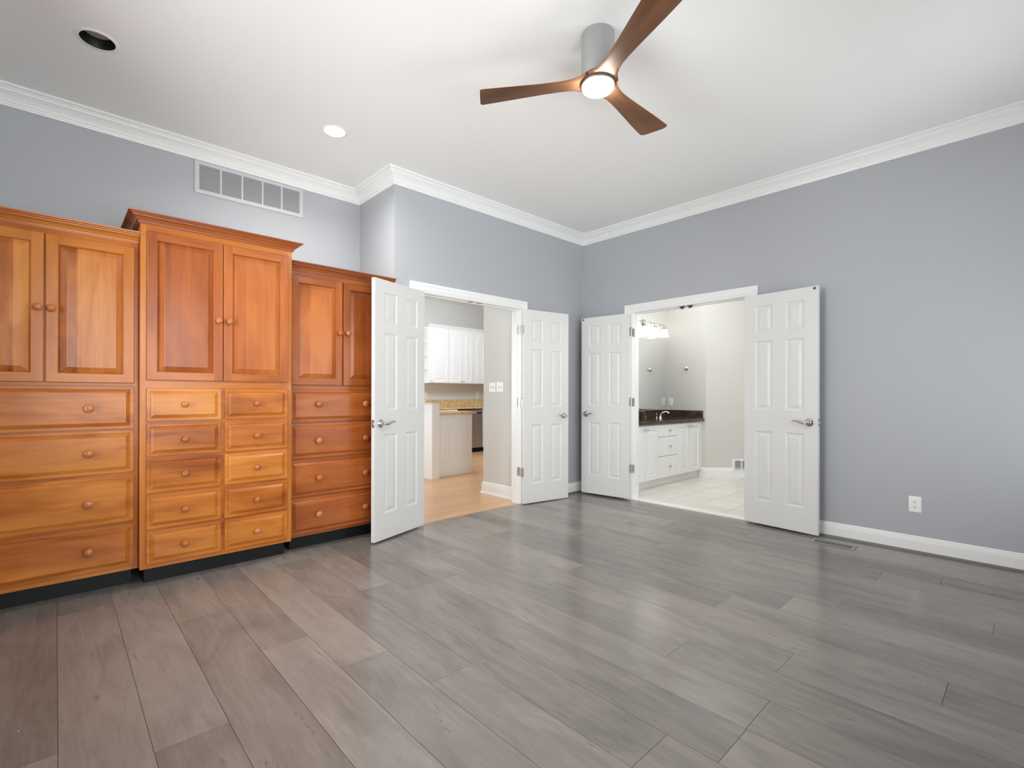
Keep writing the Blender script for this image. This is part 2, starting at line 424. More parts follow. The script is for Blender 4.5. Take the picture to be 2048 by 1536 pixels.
# front and left walls with window openings
def wall_open(name, horiz, c0, c1, a0, a1, opens, zb, zt):
    """wall along one axis from a0 to a1, thickness c0..c1, openings (lo,hi)"""
    w = MB()
    def bx(l, h, z0, z1):
        if horiz: w.box(l, h, c0, c1, z0, z1)
        else: w.box(c0, c1, l, h, z0, z1)
    cur = a0
    for lo, hi in opens:
        bx(cur, lo, 0, ZT); bx(lo, hi, 0, zb); bx(lo, hi, zt, ZT); cur = hi
    bx(cur, a1, 0, ZT)
    struct(w, name, 'wall', fix=False)
wall_open('wall_front', True, YF-0.12, YF, XL-0.12, TH, [(-4.9, -3.0), (-1.85, -0.55)], 0.6, 2.5)
wall_open('wall_left', False, XL-0.12, XL, YF, RY, [(-2.35, -0.50)], 0.6, 2.5)
def window(idx, horiz, lo, hi, c):
    f = MB(); t = 0.05
    def bx(l, h, d0, d1, z0, z1):
        if horiz: f.box(l, h, c+d0, c+d1, z0, z1)
        else: f.box(c+d0, c+d1, l, h, z0, z1)
    for a, b, z0, z1 in ((lo, lo+t, .6, 2.5), (hi-t, hi, .6, 2.5), (lo+t, hi-t, .6, .6+t), (lo+t, hi-t, 2.5-t, 2.5), (lo+t, hi-t, 1.53, 1.57), ((lo+hi)/2-.02, (lo+hi)/2+.02, .6+t, 1.53), ((lo+hi)/2-.02, (lo+hi)/2+.02, 1.57, 2.5-t)):
        bx(a, b, -0.08, -0.04, z0, z1)
    for a, b, z0, z1 in ((lo-.08, lo, .55, 2.58), (hi, hi+.08, .55, 2.58), (lo, hi, 2.5, 2.58), (lo-.1, hi+.1, .55, .6)):
        bx(a, b, 0.0, 0.018, z0, z1)
    o = struct(f, 'window_%d' % idx, 'trim')
    p = MB()
    if horiz: p.box(lo+t, hi-t, c-.062, c-.058, .6+t, 2.5-t)
    else: p.box(c-.062, c-.058, lo+t, hi-t, .6+t, 2.5-t)
    p.build('pane', 'pane', parent=o)
window(1, True, -4.9, -3.0, YF); window(2, True, -1.85, -0.55, YF); window(3, False, -2.35, -0.50, XL)

# ceiling with holes for the two recessed lights
REC = [(-4.486, -0.29, 0.079), (-3.178, -0.275, 0.076)]
def ceiling():
    m = MB(); q = .13
    xs = [XL, REC[0][0]-q, REC[0][0]+q, REC[1][0]-q, REC[1][0]+q, BX, 0.0]; ys = [YF, -.42, -.14, 0, RY]
    for i in range(6):
        for j in range(4):
            x0, x1, y0, y1 = xs[i], xs[i+1], ys[j], ys[j+1]
            if j == 3 and i == 5: continue
            if j == 1 and i in (1, 3):
                cx, cy, r = REC[0 if i == 1 else 1]; n = 48; P = []; Q = []
                for k in range(n):
                    a = 2*PI*k/n; c, s_ = math.cos(a), math.sin(a)
                    P.append((cx+r*c, cy+r*s_, H))
                    t = min(((x1-cx)/c if c > 1e-9 else (x0-cx)/c if c < -1e-9 else 1e9), ((y1-cy)/s_ if s_ > 1e-9 else (y0-cy)/s_ if s_ < -1e-9 else 1e9))
                    Q.append((cx+t*c, cy+t*s_, H))
                m.add(P+Q, [(k, (k+1) % n, n+(k+1) % n, n+k) for k in range(n)])
                for qx, qy in ((x0, y0), (x1, y0), (x1, y1), (x0, y1)):
                    near = sorted(range(n), key=lambda k: math.hypot(Q[k][0]-qx, Q[k][1]-qy))[:6]
                    ang_ = math.atan2(qy-cy, qx-cx) % (2*PI); k = int(ang_/(2*PI/n)); m.add([Q[k % n], Q[(k+1) % n], (qx, qy, H)], [(0, 2, 1)])
            else: m.quad((x0, y0, H), (x0, y1, H), (x1, y1, H), (x1, y0, H))
    m.box(XL-.12, TH, YF-.12, RY+.12, ZT, ZT+.1)
    struct(m, 'ceiling', 'ceil', fix=False)
ceiling()

# floor of grey planks, each plank a face of its own with real gaps
def plank_floor():
    seams = [-5.2, -5.06, -4.85, -4.637, -4.41, -4.195, -3.965, -3.76, -3.545, -3.335, -3.12, -2.895, -2.67, -2.443, -2.226, -2.015, -1.79, -1.55, -1.345, -1.148, -0.895, -0.697, -0.49, -0.28, -0.08, 0.0]
    known = {-4.195: (-0.776, 0.15, 0.5), -3.965: (-1.35, 0.85, 0.3), -3.76: (-1.73, 0.45, 0.95), -3.545: (-2.077, 0.5, 0.4), -3.335: (-2.873, 0.6, 0.25),
             -2.443: (-2.99, 0.55, 0.4), -2.226: (-3.488, 0.1, 0.5), -1.55: (-2.99, 0.35, 0.5), -0.895: (-3.048, 0.85, 0.35), -1.345: (-3.585, 0.45, 0.6)}
    vs = []; fs = []; cols = []; g = 0.0007
    for i in range(len(seams)-1):
        x0, x1 = seams[i]+g, seams[i+1]-g
        top = RY if x0 < BX-0.01 else 0.01
        if x0 < BX < x1: top = 0.01
        k = known.get(seams[i]); cuts = []
        j = k[0] if k else -1.0-1.9*rnd.random()
        y = j
        while y > YF: cuts.append(y); y -= 1.85
        y = j+1.85
        while y < top: cuts.append(y); y += 1.85
        ys = sorted([YF]+cuts+[top])
        for a, b in zip(ys[:-1], ys[1:]):
            tone = rnd.random()
            if k:
                if abs(b-k[0]) < 1e-6: tone = k[1]
                if abs(a-k[0]) < 1e-6: tone = k[2]
            n = len(vs); vs += [(x0, a+g, 0), (x1, a+g, 0), (x1, b-g, 0), (x0, b-g, 0)]
            fs.append((n, n+1, n+2, n+3)); cols.append((tone, rnd.random(), rnd.random(), 1))
    n = len(vs); mi = [0]*len(fs)
    for q in ([(XL, YF), (BX, YF), (BX, RY), (XL, RY)], [(BX, YF), (0, YF), (0, 0.01), (BX, 0.01)]):
        n = len(vs); vs += [(x, y, -0.002) for x, y in q]; fs.append((n, n+1, n+2, n+3)); mi.append(1); cols.append((0, 0, 0, 1))
        n = len(vs); vs += [(x, y, -0.1) for x, y in q]; fs.append((n+3, n+2, n+1, n)); mi.append(1); cols.append((0, 0, 0, 1))
    me = bpy.data.meshes.new('floor'); me.from_pydata(vs, [], fs); me.materials.append(MAT['floor']); me.materials.append(MAT['floorgap'])
    me.polygons.foreach_set('material_index', mi)
    ca = me.color_attributes.new('plank', 'FLOAT_COLOR', 'CORNER')
    li = 0
    for p, c in zip(me.polygons, cols):
        for l in p.loop_indices: ca.data[l].color = c
    o = bpy.data.objects.new('floor', me); COL.objects.link(o); tag(o, kind='structure')
plank_floor()

# crown molding round the whole room
xyz = lambda p, q, b: (p, q, b)
crown = [(0, 2.948), (.010, 2.948), (.012, 2.955), (.017, 2.960), (.019, 2.967), (.024, 2.970), (.032, 2.986), (.046, 3.004), (.062, 3.017), (.072, 3.022), (.074, 3.029), (.082, 3.031), (.086, 3.038), (.098, 3.041), (.104, 3.047), (.104, H)]
m = MB(); m.sweep([(XL, YF), (XL, RY), (BX, RY), (BX, 0), (0, 0), (0, YF)], crown, xyz, closed=True)
struct(m, 'trim_crown', 'trim', fix=False)

base = [(0, .120), (.006, .120), (.009, .114), (.009, .104), (.013, .100), (.013, .088), (.016, .085), (.016, .004), (0, .004)]
shoe = [(.016, .016), (.022, .014), (.027, .009), (.029, 0.001), (.016, .001)]
def baseboard(name, paths, shoes=True):
    m = MB()
    for p in paths: m.sweep(p, base, xyz)
    o = struct(m, name, 'trim')
    if shoes:
        s = MB()
        for p in paths: s.sweep(p, shoe, xyz)
        s.build('shoe_molding', 'shoe', parent=o)
baseboard('baseboard_back', [[(-0.962, 0), (-0.0, 0)]])
baseboard('baseboard_right', [[(0, -0.017), (0, -0.603)], [(0, -2.01), (0, YF)]])
baseboard('baseboard_front', [[(0, YF), (XL, YF)]])
baseboard('baseboard_left', [[(XL, YF), (XL, RY)]])

# door casings and jambs
casing = [(0, 0), (0, .010), (.004, .012), (.018, .012), (.022, .015), (.055, .017), (.064, .020), (.082, .020), (.086, .017), (.086, 0)]
def doorway(name, lo, hi, fn_room, fn_back, fn_jamb):
    m = MB(); rv = 0.004
    for fn, path in ((fn_room, [(hi+rv, 0.001), (hi+rv, DH+rv), (lo-rv, DH+rv), (lo-rv, 0.001)]),):
        m.sweep(path, casing, fn_room)
    m.sweep([(hi+rv, 0.001), (hi+rv, DH+rv), (lo-rv, DH+rv), (lo-rv, 0.001)], casing, fn_back)
    def bx(l, h, d0, d1, z0, z1):
        a = fn_jamb(l, d0, z0); b = fn_jamb(h, d1, z1)
        m.box(min(a[0], b[0]), max(a[0], b[0]), min(a[1], b[1]), max(a[1], b[1]), z0, z1)
    bx(lo-JT, lo, 0, TH, 0.001, DH); bx(hi, hi+JT, 0, TH, 0.001, DH); bx(lo-JT, hi+JT, 0, TH, DH, DH+JT)
    bx(lo, lo+.011, .042, .076, 0.001, DH-.011); bx(hi-.011, hi, .042, .076, 0.001, DH-.011); bx(lo, hi, .042, .076, DH-.011, DH)
    return struct(m, name, 'trim')
t1 = doorway('trim_1', K0, K1, lambda p, q, b: (p, -b, q), lambda p, q, b: (p, TH+b, q), lambda u, d, z: (u, d, z))
t2 = doorway('trim_2', B0, B1, lambda p, q, b: (-b, p, q), lambda p, q, b: (TH+b, p, q), lambda u, d, z: (d, u, z))
# catches under the door heads
for x in (-1.697, -1.59):
    c = MB(); c.box(x-.03, x+.03, .006, .034, DH-.003, DH); c.lathe([(.008, 0), (.008, .004)], (x, .02, DH-.006), (0, 0, 1), 12); c.build('ball_catch_plate', 'register', parent=t1)
for y in (-1.268, -1.354):
    c = MB(); c.box(.008, .036, y-.026, y+.026, DH-.006, DH); c.box(.012, .032, y-.013, y+.013, DH-.026, DH-.006); c.build('roller_catch', 'darkmetal', parent=t2)

# ------------------------------------------------------------------ six-panel door leaves
LW, LT, LO = 0.61, 0.035, 0.010
def lever(side, face_y, outward, hx):
    """lever handle in leaf coordinates; outward = -1/+1 along y"""
    m = MB(); o = Vector((hx, face_y, 0.915)); ax = Vector((0, outward, 0))
    m.lathe([(.033, 0), (.033, .003), (.031, .006), (.026, .008), (.022, .010), (.014, .014), (.011, .02), (.0105, .048), (.0, .05)], o, ax, 28, cap1=False)
    y = face_y+outward*.044
    pts = [(hx+.006, y, .915), (hx-.004, y+outward*.004, .914), (hx-.03, y+outward*.006, .909), (hx-.055, y+outward*.005, .914), (hx-.08, y+outward*.004, .924), (hx-.1, y+outward*.003, .929), (hx-.113, y+outward*.002, .926), (hx-.12, y, .919)]
    m.tube(pts, [.008, .010, .009, .008, .0075, .007, .006, .004], 12)
    return m
def door_leaf(idx, pin, ang_deg, s, z0, h, rear_handle, hinge_z, catch_z):
    """s=+1: leaf body on -y of the pin line, s=-1: on +y"""
    zs = [0, .205, .820, 1.01, 1.615, 1.695, 1.93, 2.03]
    zs = [z*h/2.03 for z in zs]; xs = [0.003, .103, .25, .36, .507, LW]
    holes = [(xs[1], xs[2], zs[1], zs[2]), (xs[3], xs[4], zs[1], zs[2]), (xs[1], xs[2], zs[3], zs[4]), (xs[3], xs[4], zs[3], zs[4]), (xs[1], xs[2], zs[5], zs[6]), (xs[3], xs[4], zs[5], zs[6])]
    ya, yb = (-(LO+LT), -LO) if s > 0 else (LO, LO+LT)
    m = MB()
    for y, sg in ((ya, 1), (yb, -1)):
        m.holed(xs, zs, holes, y, flip=(sg < 0))
        for x0, x1, a, b in holes:
            L = []
            for ins, d in ((0, 0), (.005, .005), (.011, .007), (.018, .007), (.040, .002), (.044, .0015)):
                L.append((x0+ins, x1-ins, a+ins, b-ins, y+sg*d))
            m.rings(L, flip=(sg < 0))
    x0, x1, zt = xs[0], xs[-1], zs[-1]
    m.quad((x0, ya, 0), (x0, yb, 0), (x0, yb, zt), (x0, ya, zt)); m.quad((x1, ya, 0), (x1, ya, zt), (x1, yb, zt), (x1, yb, 0))
    m.quad((x0, ya, 0), (x1, ya, 0), (x1, yb, 0), (x0, yb, 0)); m.quad((x0, ya, zt), (x0, yb, zt), (x1, yb, zt), (x1, ya, zt))
    me = m
    o = me.build('door_%d' % idx, 'door', org=(0, 0, 0), fix=False)
    o.location = (pin[0], pin[1], z0); o.rotation_euler = (0, 0, R(ang_deg)); tag(o, kind='structure')
    vis = ya if s > 0 else yb; out = -1 if s > 0 else 1; rear = yb if s > 0 else ya
    lever(s, vis, out, LW-.062).build('door_handle', 'chrome', parent=o, org=(0, 0, 0), smooth=40)
    if rear_handle: lever(s, rear, -out, LW-.062).build('door_handle', 'chrome', parent=o, org=(0, 0, 0), smooth=40)
    l = MB(); l.box(LW, LW+.001, (ya+yb)/2-.012, (ya+yb)/2+.012, .885, .945); l.box(LW+.001, LW+.009, (ya+yb)/2-.006, (ya+yb)/2+.006, .905, .925); l.build('latch_plate', 'hinge', parent=o, org=(0, 0, 0))
    for hz in hinge_z:
        g = MB()
        for k in range(5): g.lathe([(.0058, 0), (.0058, .0165)], (0, 0, hz-.0445+.018*k), (0, 0, 1), 12)
        g.lathe([(.003, 0), (.0045, .003), (.003, .008), (.001, .01)], (0, 0, hz+.045), (0, 0, 1), 10)
        g.box(0.0005, 0.003, min(0, vis)+(.004 if s > 0 else 0), max(0, vis)-(.004 if s < 0 else 0), hz-.045, hz+.045)
        g.build('hinge', 'hinge', parent=o, org=(0, 0, 0), smooth=40)
    if catch_z:
        c = MB(); yy0, yy1 = (vis-.0015, vis+.001) if s > 0 else (vis-.001, vis+.0015)
        c.box(LW-.036, LW-.014, yy0, yy1, h-.028, h-.010); c.build('catch_plate', 'darkmetal', parent=o, org=(0, 0, 0))
    return o
HZ = (0.325, 1.06, 1.83)
door_leaf(1, (K0+.004+.006, -.020), -161, -1, .014, 2.045, True, HZ, False)
door_leaf(2, (K1-.004, -.020), 180+171, 1, .010, 2.048, True, HZ, False)
door_leaf(3, (-.020, B1-.003), -90-173, -1, .020, 2.03, False, HZ, True)
door_leaf(4, (-.020, B0+.004), 90+174, 1, .018, 2.03, False, HZ, True)
# hinge leaves let into the jambs
for hz in HZ:
    for par, bx in ((t1, (K1-.0012, K1, .004, .04)), (t1, (K0, K0+.0012, .004, .04)), (t2, (.004, .04, B1-.0012, B1)), (t2, (.004, .04, B0, B0+.0012))):
        c = MB(); c.box(bx[0], bx[1], bx[2], bx[3], hz-.03, hz+.06); c.build('hinge_leaf', 'hinge', parent=par)

# ------------------------------------------------------------------ cherry cabinets
def knob_mb(x, y, z, d):
    r = d/2; m = MB()
    m.lathe([(r*.5, 0), (r*.42, .006), (r*.38, .012), (r*.55, .016), (r*.9, .020), (r, .0255), (r*.93, .031), (r*.68, .0355), (r*.3, .038), (0.0005, .0385)], (x, y, z), (0, -1, 0), 24, cap1=False)
    return m
def raised_door(par, x0, x1, z0, z1, yf, pal, fr=.050, kx=None, kz=None):
    """frame and raised panel door, front face at yf-.02"""
    m = MB(); t = .020; yb, y = yf, yf-t
    # stiles upright, rails level, with a small chamfer on the outside edge
    c = .004
    xi0, xi1, zi0, zi1 = x0+fr, x1-fr, z0+fr, z1-fr
    m.rings([(x0, x1, z0, z1, yb-.0005), (x0, x1, z0, z1, y+c), (x0+c*.4, x1-c*.4, z0+c*.4, z1-c*.4, y+c*.3), (x0+c, x1-c, z0+c, z1-c, y)], 0, cap=False)
    m.quad((x0+c, y, z0+c), (xi0, y, z0+c), (xi0, y, z1-c), (x0+c, y, z1-c), 0)
    m.quad((xi1, y, z0+c), (x1-c, y, z0+c), (x1-c, y, z1-c), (xi1, y, z1-c), 0)
    m.quad((xi0, y, z0+c), (xi1, y, z0+c), (xi1, y, zi0), (xi0, y, zi0), 1)
    m.quad((xi0, y, zi1), (xi1, y, zi1), (xi1, y, z1-c), (xi0, y, z1-c), 1)
    L = [(xi0+i, xi1-i, zi0+i, zi1-i, y+d) for i, d in ((0, 0), (.0015, .003), (.004, .0045), (.005, .013), (.034, .003), (.0345, .001), (.036, .0005))]
    m.rings(L, ms=[0, 0, 0, 2, 2, 2, 2])
    o = m.build('door', pal, parent=par, fix=False)
    if kx is not None:
        k = knob_mb(kx, y, kz, .040).build('knob', 'knob', parent=o, org=WORG[par.name], smooth=50)
    return o
def drawer_front(par, x0, x1, z0, z1, yf, mat, knobs, kd, lip=.018, bev=.019):
    y = yf; m = MB()
    L = [(x0, x1, z0, z1, y-.0005), (x0, x1, z0, z1, y-.011), (x0+.0015, x1-.0015, z0+.0015, z1-.0015, y-.0125), (x0+lip, x1-lip, z0+lip, z1-lip, y-.0125),
         (x0+lip+.0015, x1-lip-.0015, z0+lip+.0015, z1-lip-.0015, y-.0095), (x0+lip+bev, x1-lip-bev, z0+lip+bev, z1-lip-bev, y-.0185), (x0+lip+bev+.001, x1-lip-bev-.001, z0+lip+bev+.001, z1-lip-bev-.001, y-.0205)]
    m.rings(L); o = m.build('drawer', mat, parent=par, fix=False)
    for kx, kz in knobs: knob_mb(kx, y-.0205, kz, kd).build('knob', 'knob', parent=o, org=WORG[par.name], smooth=50)
    return o
ccrown = [(0, 0), (.006, 0), (.0065, .006), (.012, .0065), (.0125, .013), (.008, .0135), (.009, .018), (.017, .019), (.020, .026), (.028, .034), (.040, .0385), (.041, .043), (.036, .0435), (.037, .0465), (.050, .047), (.0505, .0515), (.047, .052), (.048, .0545), (.060, .055), (.062, .062), (0, .062)]
def cabinet(label, x0, x1, yf, zf, doors, drawers, pal, fpal, dmat, path, frame_z, mid_rail, name='built_in_cabinet'):
    """zf = bottom of crown; doors=(x0,x1,z0,z1,knobx,knobz)..., drawers=(x0,x1,z0,z1,knobs,kd)"""
    t = thing(name, label, 'cabinet', (x0, yf, 0))
    b = MB(); b.box(x0+.001, x1-.001, yf+.02, RY-.003, .10, zf+.058); b.build('carcass', fpal[0], parent=t)
    b = MB(); b.box(x0+.002, x1-.002, yf+.004, RY-.004, zf+.0585, zf+.0615); b.build('bounce_panel', 'bouncetop', parent=t)  # unseen pale reflector added on top, keeps cherry tint off the ceiling
    f = MB(); zt = zf+.02
    f.box(x0+.0005, x0+.03, yf, yf+.02, .10, zt, 0); f.box(x1-frame_z, x1-.0005, yf, yf+.02, .10, zt, 0)
    a, c = x0+.03, x1-frame_z
    f.box(a, c, yf, yf+.02, .10, .13, 1); f.box(a, c, yf, yf+.02, zf-.06, zt, 1); f.box(a, c, yf, yf+.02, mid_rail[0], mid_rail[1], 1)
    f.box(a, c, yf+.0015, yf+.02, .13, mid_rail[0], 1); f.box(a, c, yf+.0015, yf+.02, mid_rail[1], zf-.06, 0)
    f.build('face_frame', [fpal[0], fpal[1]], parent=t, fix=False)
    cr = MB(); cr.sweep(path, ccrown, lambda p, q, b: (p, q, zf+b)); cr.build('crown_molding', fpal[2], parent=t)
    k = MB(); k.box(x0+.028, x1-.028, yf+.065, RY-.01, 0.0, .10); k.build('toe_kick', 'black', parent=t)
    for d in doors: raised_door(t, d[0], d[1], d[2], d[3], yf, pal, kx=d[4], kz=d[5])
    for d in drawers: drawer_front(t, d[0], d[1], d[2], d[3], yf, dmat, d[4], d[5])
    return t
YA, YT = -.010, -.073
Lx0, Lx1 = -5.125, -4.279
cabinet('honey cherry cabinet at the left edge with two doors over four wide drawers', Lx0, Lx1, YA, 2.065,
        [(-5.084, -4.695, 1.220, 2.037, -4.719, 1.627), (-4.689, -4.300, 1.220, 2.037, -4.664, 1.627)],
        [(-5.084, -4.301, a, b, [(-4.88, k), (-4.507, k)], .050) for a, b, k in ((.948, 1.201, 1.072), (.688, .941, .814), (.395, .672, .526), (.126, .379, .250))],
        ['ch_z', 'ch_x', 'pan_l'], ['ch_z', 'ch_x', 'ch_x'], 'dr_l', [(Lx0, YA), (Lx1, YA)], .03, (1.205, 1.235))
Tx0, Tx1 = -4.278, -3.405
cabinet('tall middle cherry cabinet stepping forward with reddish doors over ten small drawers', Tx0, Tx1, YT, 2.178,
        [(-4.247, -3.8435, 1.239, 2.139, -3.871, 1.631), (-3.8405, -3.436, 1.239, 2.139, -3.809, 1.631)],
        [(xa, xb, a, b, [(kx, k)], .041) for xa, xb, kx in ((-4.247, -3.853, -4.053), (-3.831, -3.437, -3.640)) for a, b, k in ((.990, 1.189, 1.092), (.776, .975, .873), (.557, .764, .658), (.338, .545, .438), (.127, .327, .223))],
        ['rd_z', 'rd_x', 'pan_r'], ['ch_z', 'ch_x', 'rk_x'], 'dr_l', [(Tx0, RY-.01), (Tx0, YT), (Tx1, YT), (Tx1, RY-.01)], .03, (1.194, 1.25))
Rx0, Rx1 = -3.404, -2.546
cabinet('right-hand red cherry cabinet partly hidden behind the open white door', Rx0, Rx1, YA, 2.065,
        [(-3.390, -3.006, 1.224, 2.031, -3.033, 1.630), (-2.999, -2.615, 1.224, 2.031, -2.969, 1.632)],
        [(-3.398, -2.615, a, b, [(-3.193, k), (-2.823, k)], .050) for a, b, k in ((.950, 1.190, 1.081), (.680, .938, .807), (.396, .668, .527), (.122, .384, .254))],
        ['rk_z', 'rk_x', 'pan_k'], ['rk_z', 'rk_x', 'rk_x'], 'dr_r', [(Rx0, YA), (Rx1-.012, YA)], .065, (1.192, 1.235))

# ------------------------------------------------------------------ ceiling fan
FX, FY, FZ = -2.557, -2.151, 2.808
fan = thing('ceiling_fan', 'three-blade walnut and grey ceiling fan with a lit round lamp', 'ceiling fan', (FX, FY, H))
m = MB(); m.lathe([(.086, 0), (.087, -.002), (.087, -.222), (.084, -.226)], (FX, FY, H), (0, 0, 1), 48); m.build('motor_housing', 'fangrey', parent=fan, smooth=40)
m = MB(); m.lathe([(.060, .018), (.084, .015), (.092, .008), (.094, 0), (.090, -.010), (.086, -.014)], (FX, FY, FZ), (0, 0, 1), 48); m.build('hub', 'blade', parent=fan, smooth=50)
m = MB(); m.lathe([(.0865, 0), (.0875, -.006), (.0865, -.012), (.082, -.013), (.082, 0)], (FX, FY, FZ-.012), (0, 0, 1), 48, cap0=False, cap1=False); m.build('lamp_ring', 'hinge', parent=fan, smooth=40)
m = MB(); m.lathe([(.082, 0), (.082, -.022), (.078, -.028), (.060, -.034), (.030, -.037), (.0005, -.038)], (FX, FY, FZ-.012), (0, 0, 1), 48, cap0=True, cap1=False); m.build('lamp_diffuser', 'glowfan', parent=fan, smooth=50)
def blade(phase):
    m = MB(); NS = 12
    secs = [(.055, .090, .10, 0), (.075, .074, .10, 0), (.10, .061, .10, .01), (.13, .053, .10, .02), (.17, .048, .11, .03), (.22, .0485, .11, .05), (.29, .053, .105, .08), (.38, .061, .10, .09), (.48, .070, .10, .10), (.58, .078, .10, .10), (.632, .081, .10, .10), (.642, .077, .10, .10), (.646, .068, .10, .10)]
    prev = None; rows = []
    for r, hw, p0, p in secs:
        pitch = p; th = .011 if r > .12 else .018
        row = []
        for k in range(NS+1):
            u = -1+2*k/NS; y = u*hw; edge = math.sqrt(max(0, 1-u**8))*.5*th+.0008
            row.append((r-(.018*u*max(0, (r-.3)/.35)), y, -math.tan(pitch)*y, edge))
        rows.append(row)
    vs = []; n = NS+1
    for row in rows:
        for r, y, z, e in row: vs.append((r, y, z+e))
        for r, y, z, e in row: vs.append((r, y, z-e))
    fs = []
    for i in range(len(rows)-1):
        a = i*2*n; b = (i+1)*2*n
        for k in range(NS):
            fs.append((a+k, b+k, b+k+1, a+k+1)); fs.append((a+n+k, a+n+k+1, b+n+k+1, b+n+k))
        fs.append((a, a+n, b+n, b)); fs.append((a+NS, b+NS, b+n+NS, a+n+NS))
    for a in (0, (len(rows)-1)*2*n):
        for k in range(NS): fs.append((a+k, a+k+1, a+n+k+1, a+n+k))
    m.add(vs, fs)
    o = m.build('blade', 'blade', parent=fan, org=(0, 0, 0), smooth=45)
    o.location = (0, 0, FZ-H); o.rotation_euler = (0, 0, R(phase)); return o
for ph in (4.5, 124.5, 244.5): blade(ph)

# ------------------------------------------------------------------ recessed lights, vent, register, outlet
x, y, r = REC[0]
t = thing('recessed_light', 'unlit recessed ceiling light with a deep black baffle', 'ceiling light', (x, y, H), 'recessed ceiling lights')
m = MB(); m.lathe([(r-.003, .0), (r-.003, -.003), (r+.012, -.003), (r+.015, -.0005), (r+.015, 0.0)], (x, y, H), (0, 0, 1), 48, cap0=False, cap1=False); m.build('trim_ring', 'trim', parent=t, smooth=40)
m = MB(); m.lathe([(r-.003, -.002), (r-.006, .012), (r-.012, .038), (r-.013, .047)], (x, y, H), (0, 0, 1), 48, cap0=False, cap1=False); m.build('baffle', 'baffle', parent=t, smooth=40)
m = MB(); m.lathe([(r-.018, .045), (.03, .042), (.0005, .041)], (x, y, H), (0, 0, 1), 40, cap0=False, cap1=False); m.lathe([(r-.012, .056), (r-.012, .066)], (x, y, H), (0, 0, 1), 40); m.build('lamp_face', 'lens', parent=t, smooth=40)
x, y, r = REC[1]
t = thing('recessed_light', 'lit white recessed ceiling light above the vent wall', 'ceiling light', (x, y, H), 'recessed ceiling lights')
m = MB(); m.lathe([(r-.005, .0), (r-.005, -.003), (r+.008, -.003), (r+.011, -.0005), (r+.011, 0.0)], (x, y, H), (0, 0, 1), 48, cap0=False, cap1=False); m.build('trim_ring', 'trim', parent=t, smooth=40)
m = MB(); m.lathe([(r-.005, -.001), (r-.012, .03), (r-.016, .04)], (x, y, H), (0, 0, 1), 48, cap0=False, cap1=False); m.lathe([(r-.012, .04), (r-.012, .06)], (x, y, H), (0, 0, 1), 48); m.build('reflector', 'trim', parent=t, smooth=40)
m = MB(); m.lathe([(r-.017, .036), (.05, .026), (.03, .021), (.0005, .019)], (x, y, H), (0, 0, 1), 40, cap0=False, cap1=False); m.build('lamp_face', 'glowrec', parent=t, smooth=40)

# return-air grille high on the recess wall
vx0, vx1, vz0, vz1 = -3.878, -3.070, 2.697, 2.944
v = thing('return_air_grille', 'long painted return air grille tucked under the crown molding', 'vent', (vx0, RY, vz0))
m = MB(); fb = .028
cells = [(-3.846, -3.708), (-3.694, -3.556), (-3.542, -3.404), (-3.390, -3.254), (-3.240, -3.102)]
y1, y0 = RY-.0005, RY-.009
xs_ = [vx0]+[c for ce in cells for c in ce]+[vx1]
for i in range(0, len(xs_), 2): m.box(xs_[i], xs_[i+1], y0, y1, vz0+fb, vz1-fb)
m.box(vx0, vx1, y0, y1, vz0, vz0+fb); m.box(vx0, vx1, y0, y1, vz1-fb, vz1)
m.build('frame', 'vent', parent=v, bevel=.0015)
for a, b in cells:
    s = MB(); n = 24; zz0, zz1 = vz0+fb, vz1-fb
    for k in range(n):
        z = zz0+(k+.5)*(zz1-zz0)/n
        s.add([(a, y0+.001, z-.0042), (b, y0+.001, z-.0042), (b, y1-.001, z+.0010), (a, y1-.001, z+.0010), (a, y0+.001, z-.0012), (b, y0+.001, z-.0012), (b, y1-.001, z+.003), (a, y1-.001, z+.003)],
              [(0, 1, 2, 3), (4, 7, 6, 5), (0, 4, 5, 1), (3, 2, 6, 7)])
    s.build('louver_panel', 'vent', parent=v)
m = MB(); m.box(vx0+fb, vx1-fb, y1-.0006, y1, vz0+fb, vz1-fb); m.build('backing', 'ventdark', parent=v)

# floor register
rx0, rx1, ry0, ry1 = -.298, -.166, -2.80, -2.51
t = thing('floor_register', 'slotted metal floor register beside the right-hand wall', 'floor vent', (rx0, ry0, 0))
m = MB(); e = .022
m.box(rx0, rx1, ry0, ry0+e, 0.0005, .005); m.box(rx0, rx1, ry1-e, ry1, 0.0005, .005); m.box(rx0, rx0+e, ry0+e, ry1-e, 0.0005, .005); m.box(rx1-e, rx1, ry0+e, ry1-e, 0.0005, .005)
n = 18
for k in range(1, n):
    yy = ry0+e+k*(ry1-ry0-2*e)/n; m.box(rx0+e, rx1-e, yy-.0028, yy+.0028, 0.0012, .0045)
m.build('grate', 'register', parent=t)
m = MB(); m.box(rx0+e, rx1-e, ry0+e, ry1-e, 0.0003, .001); m.build('duct_opening', 'slot', parent=t)

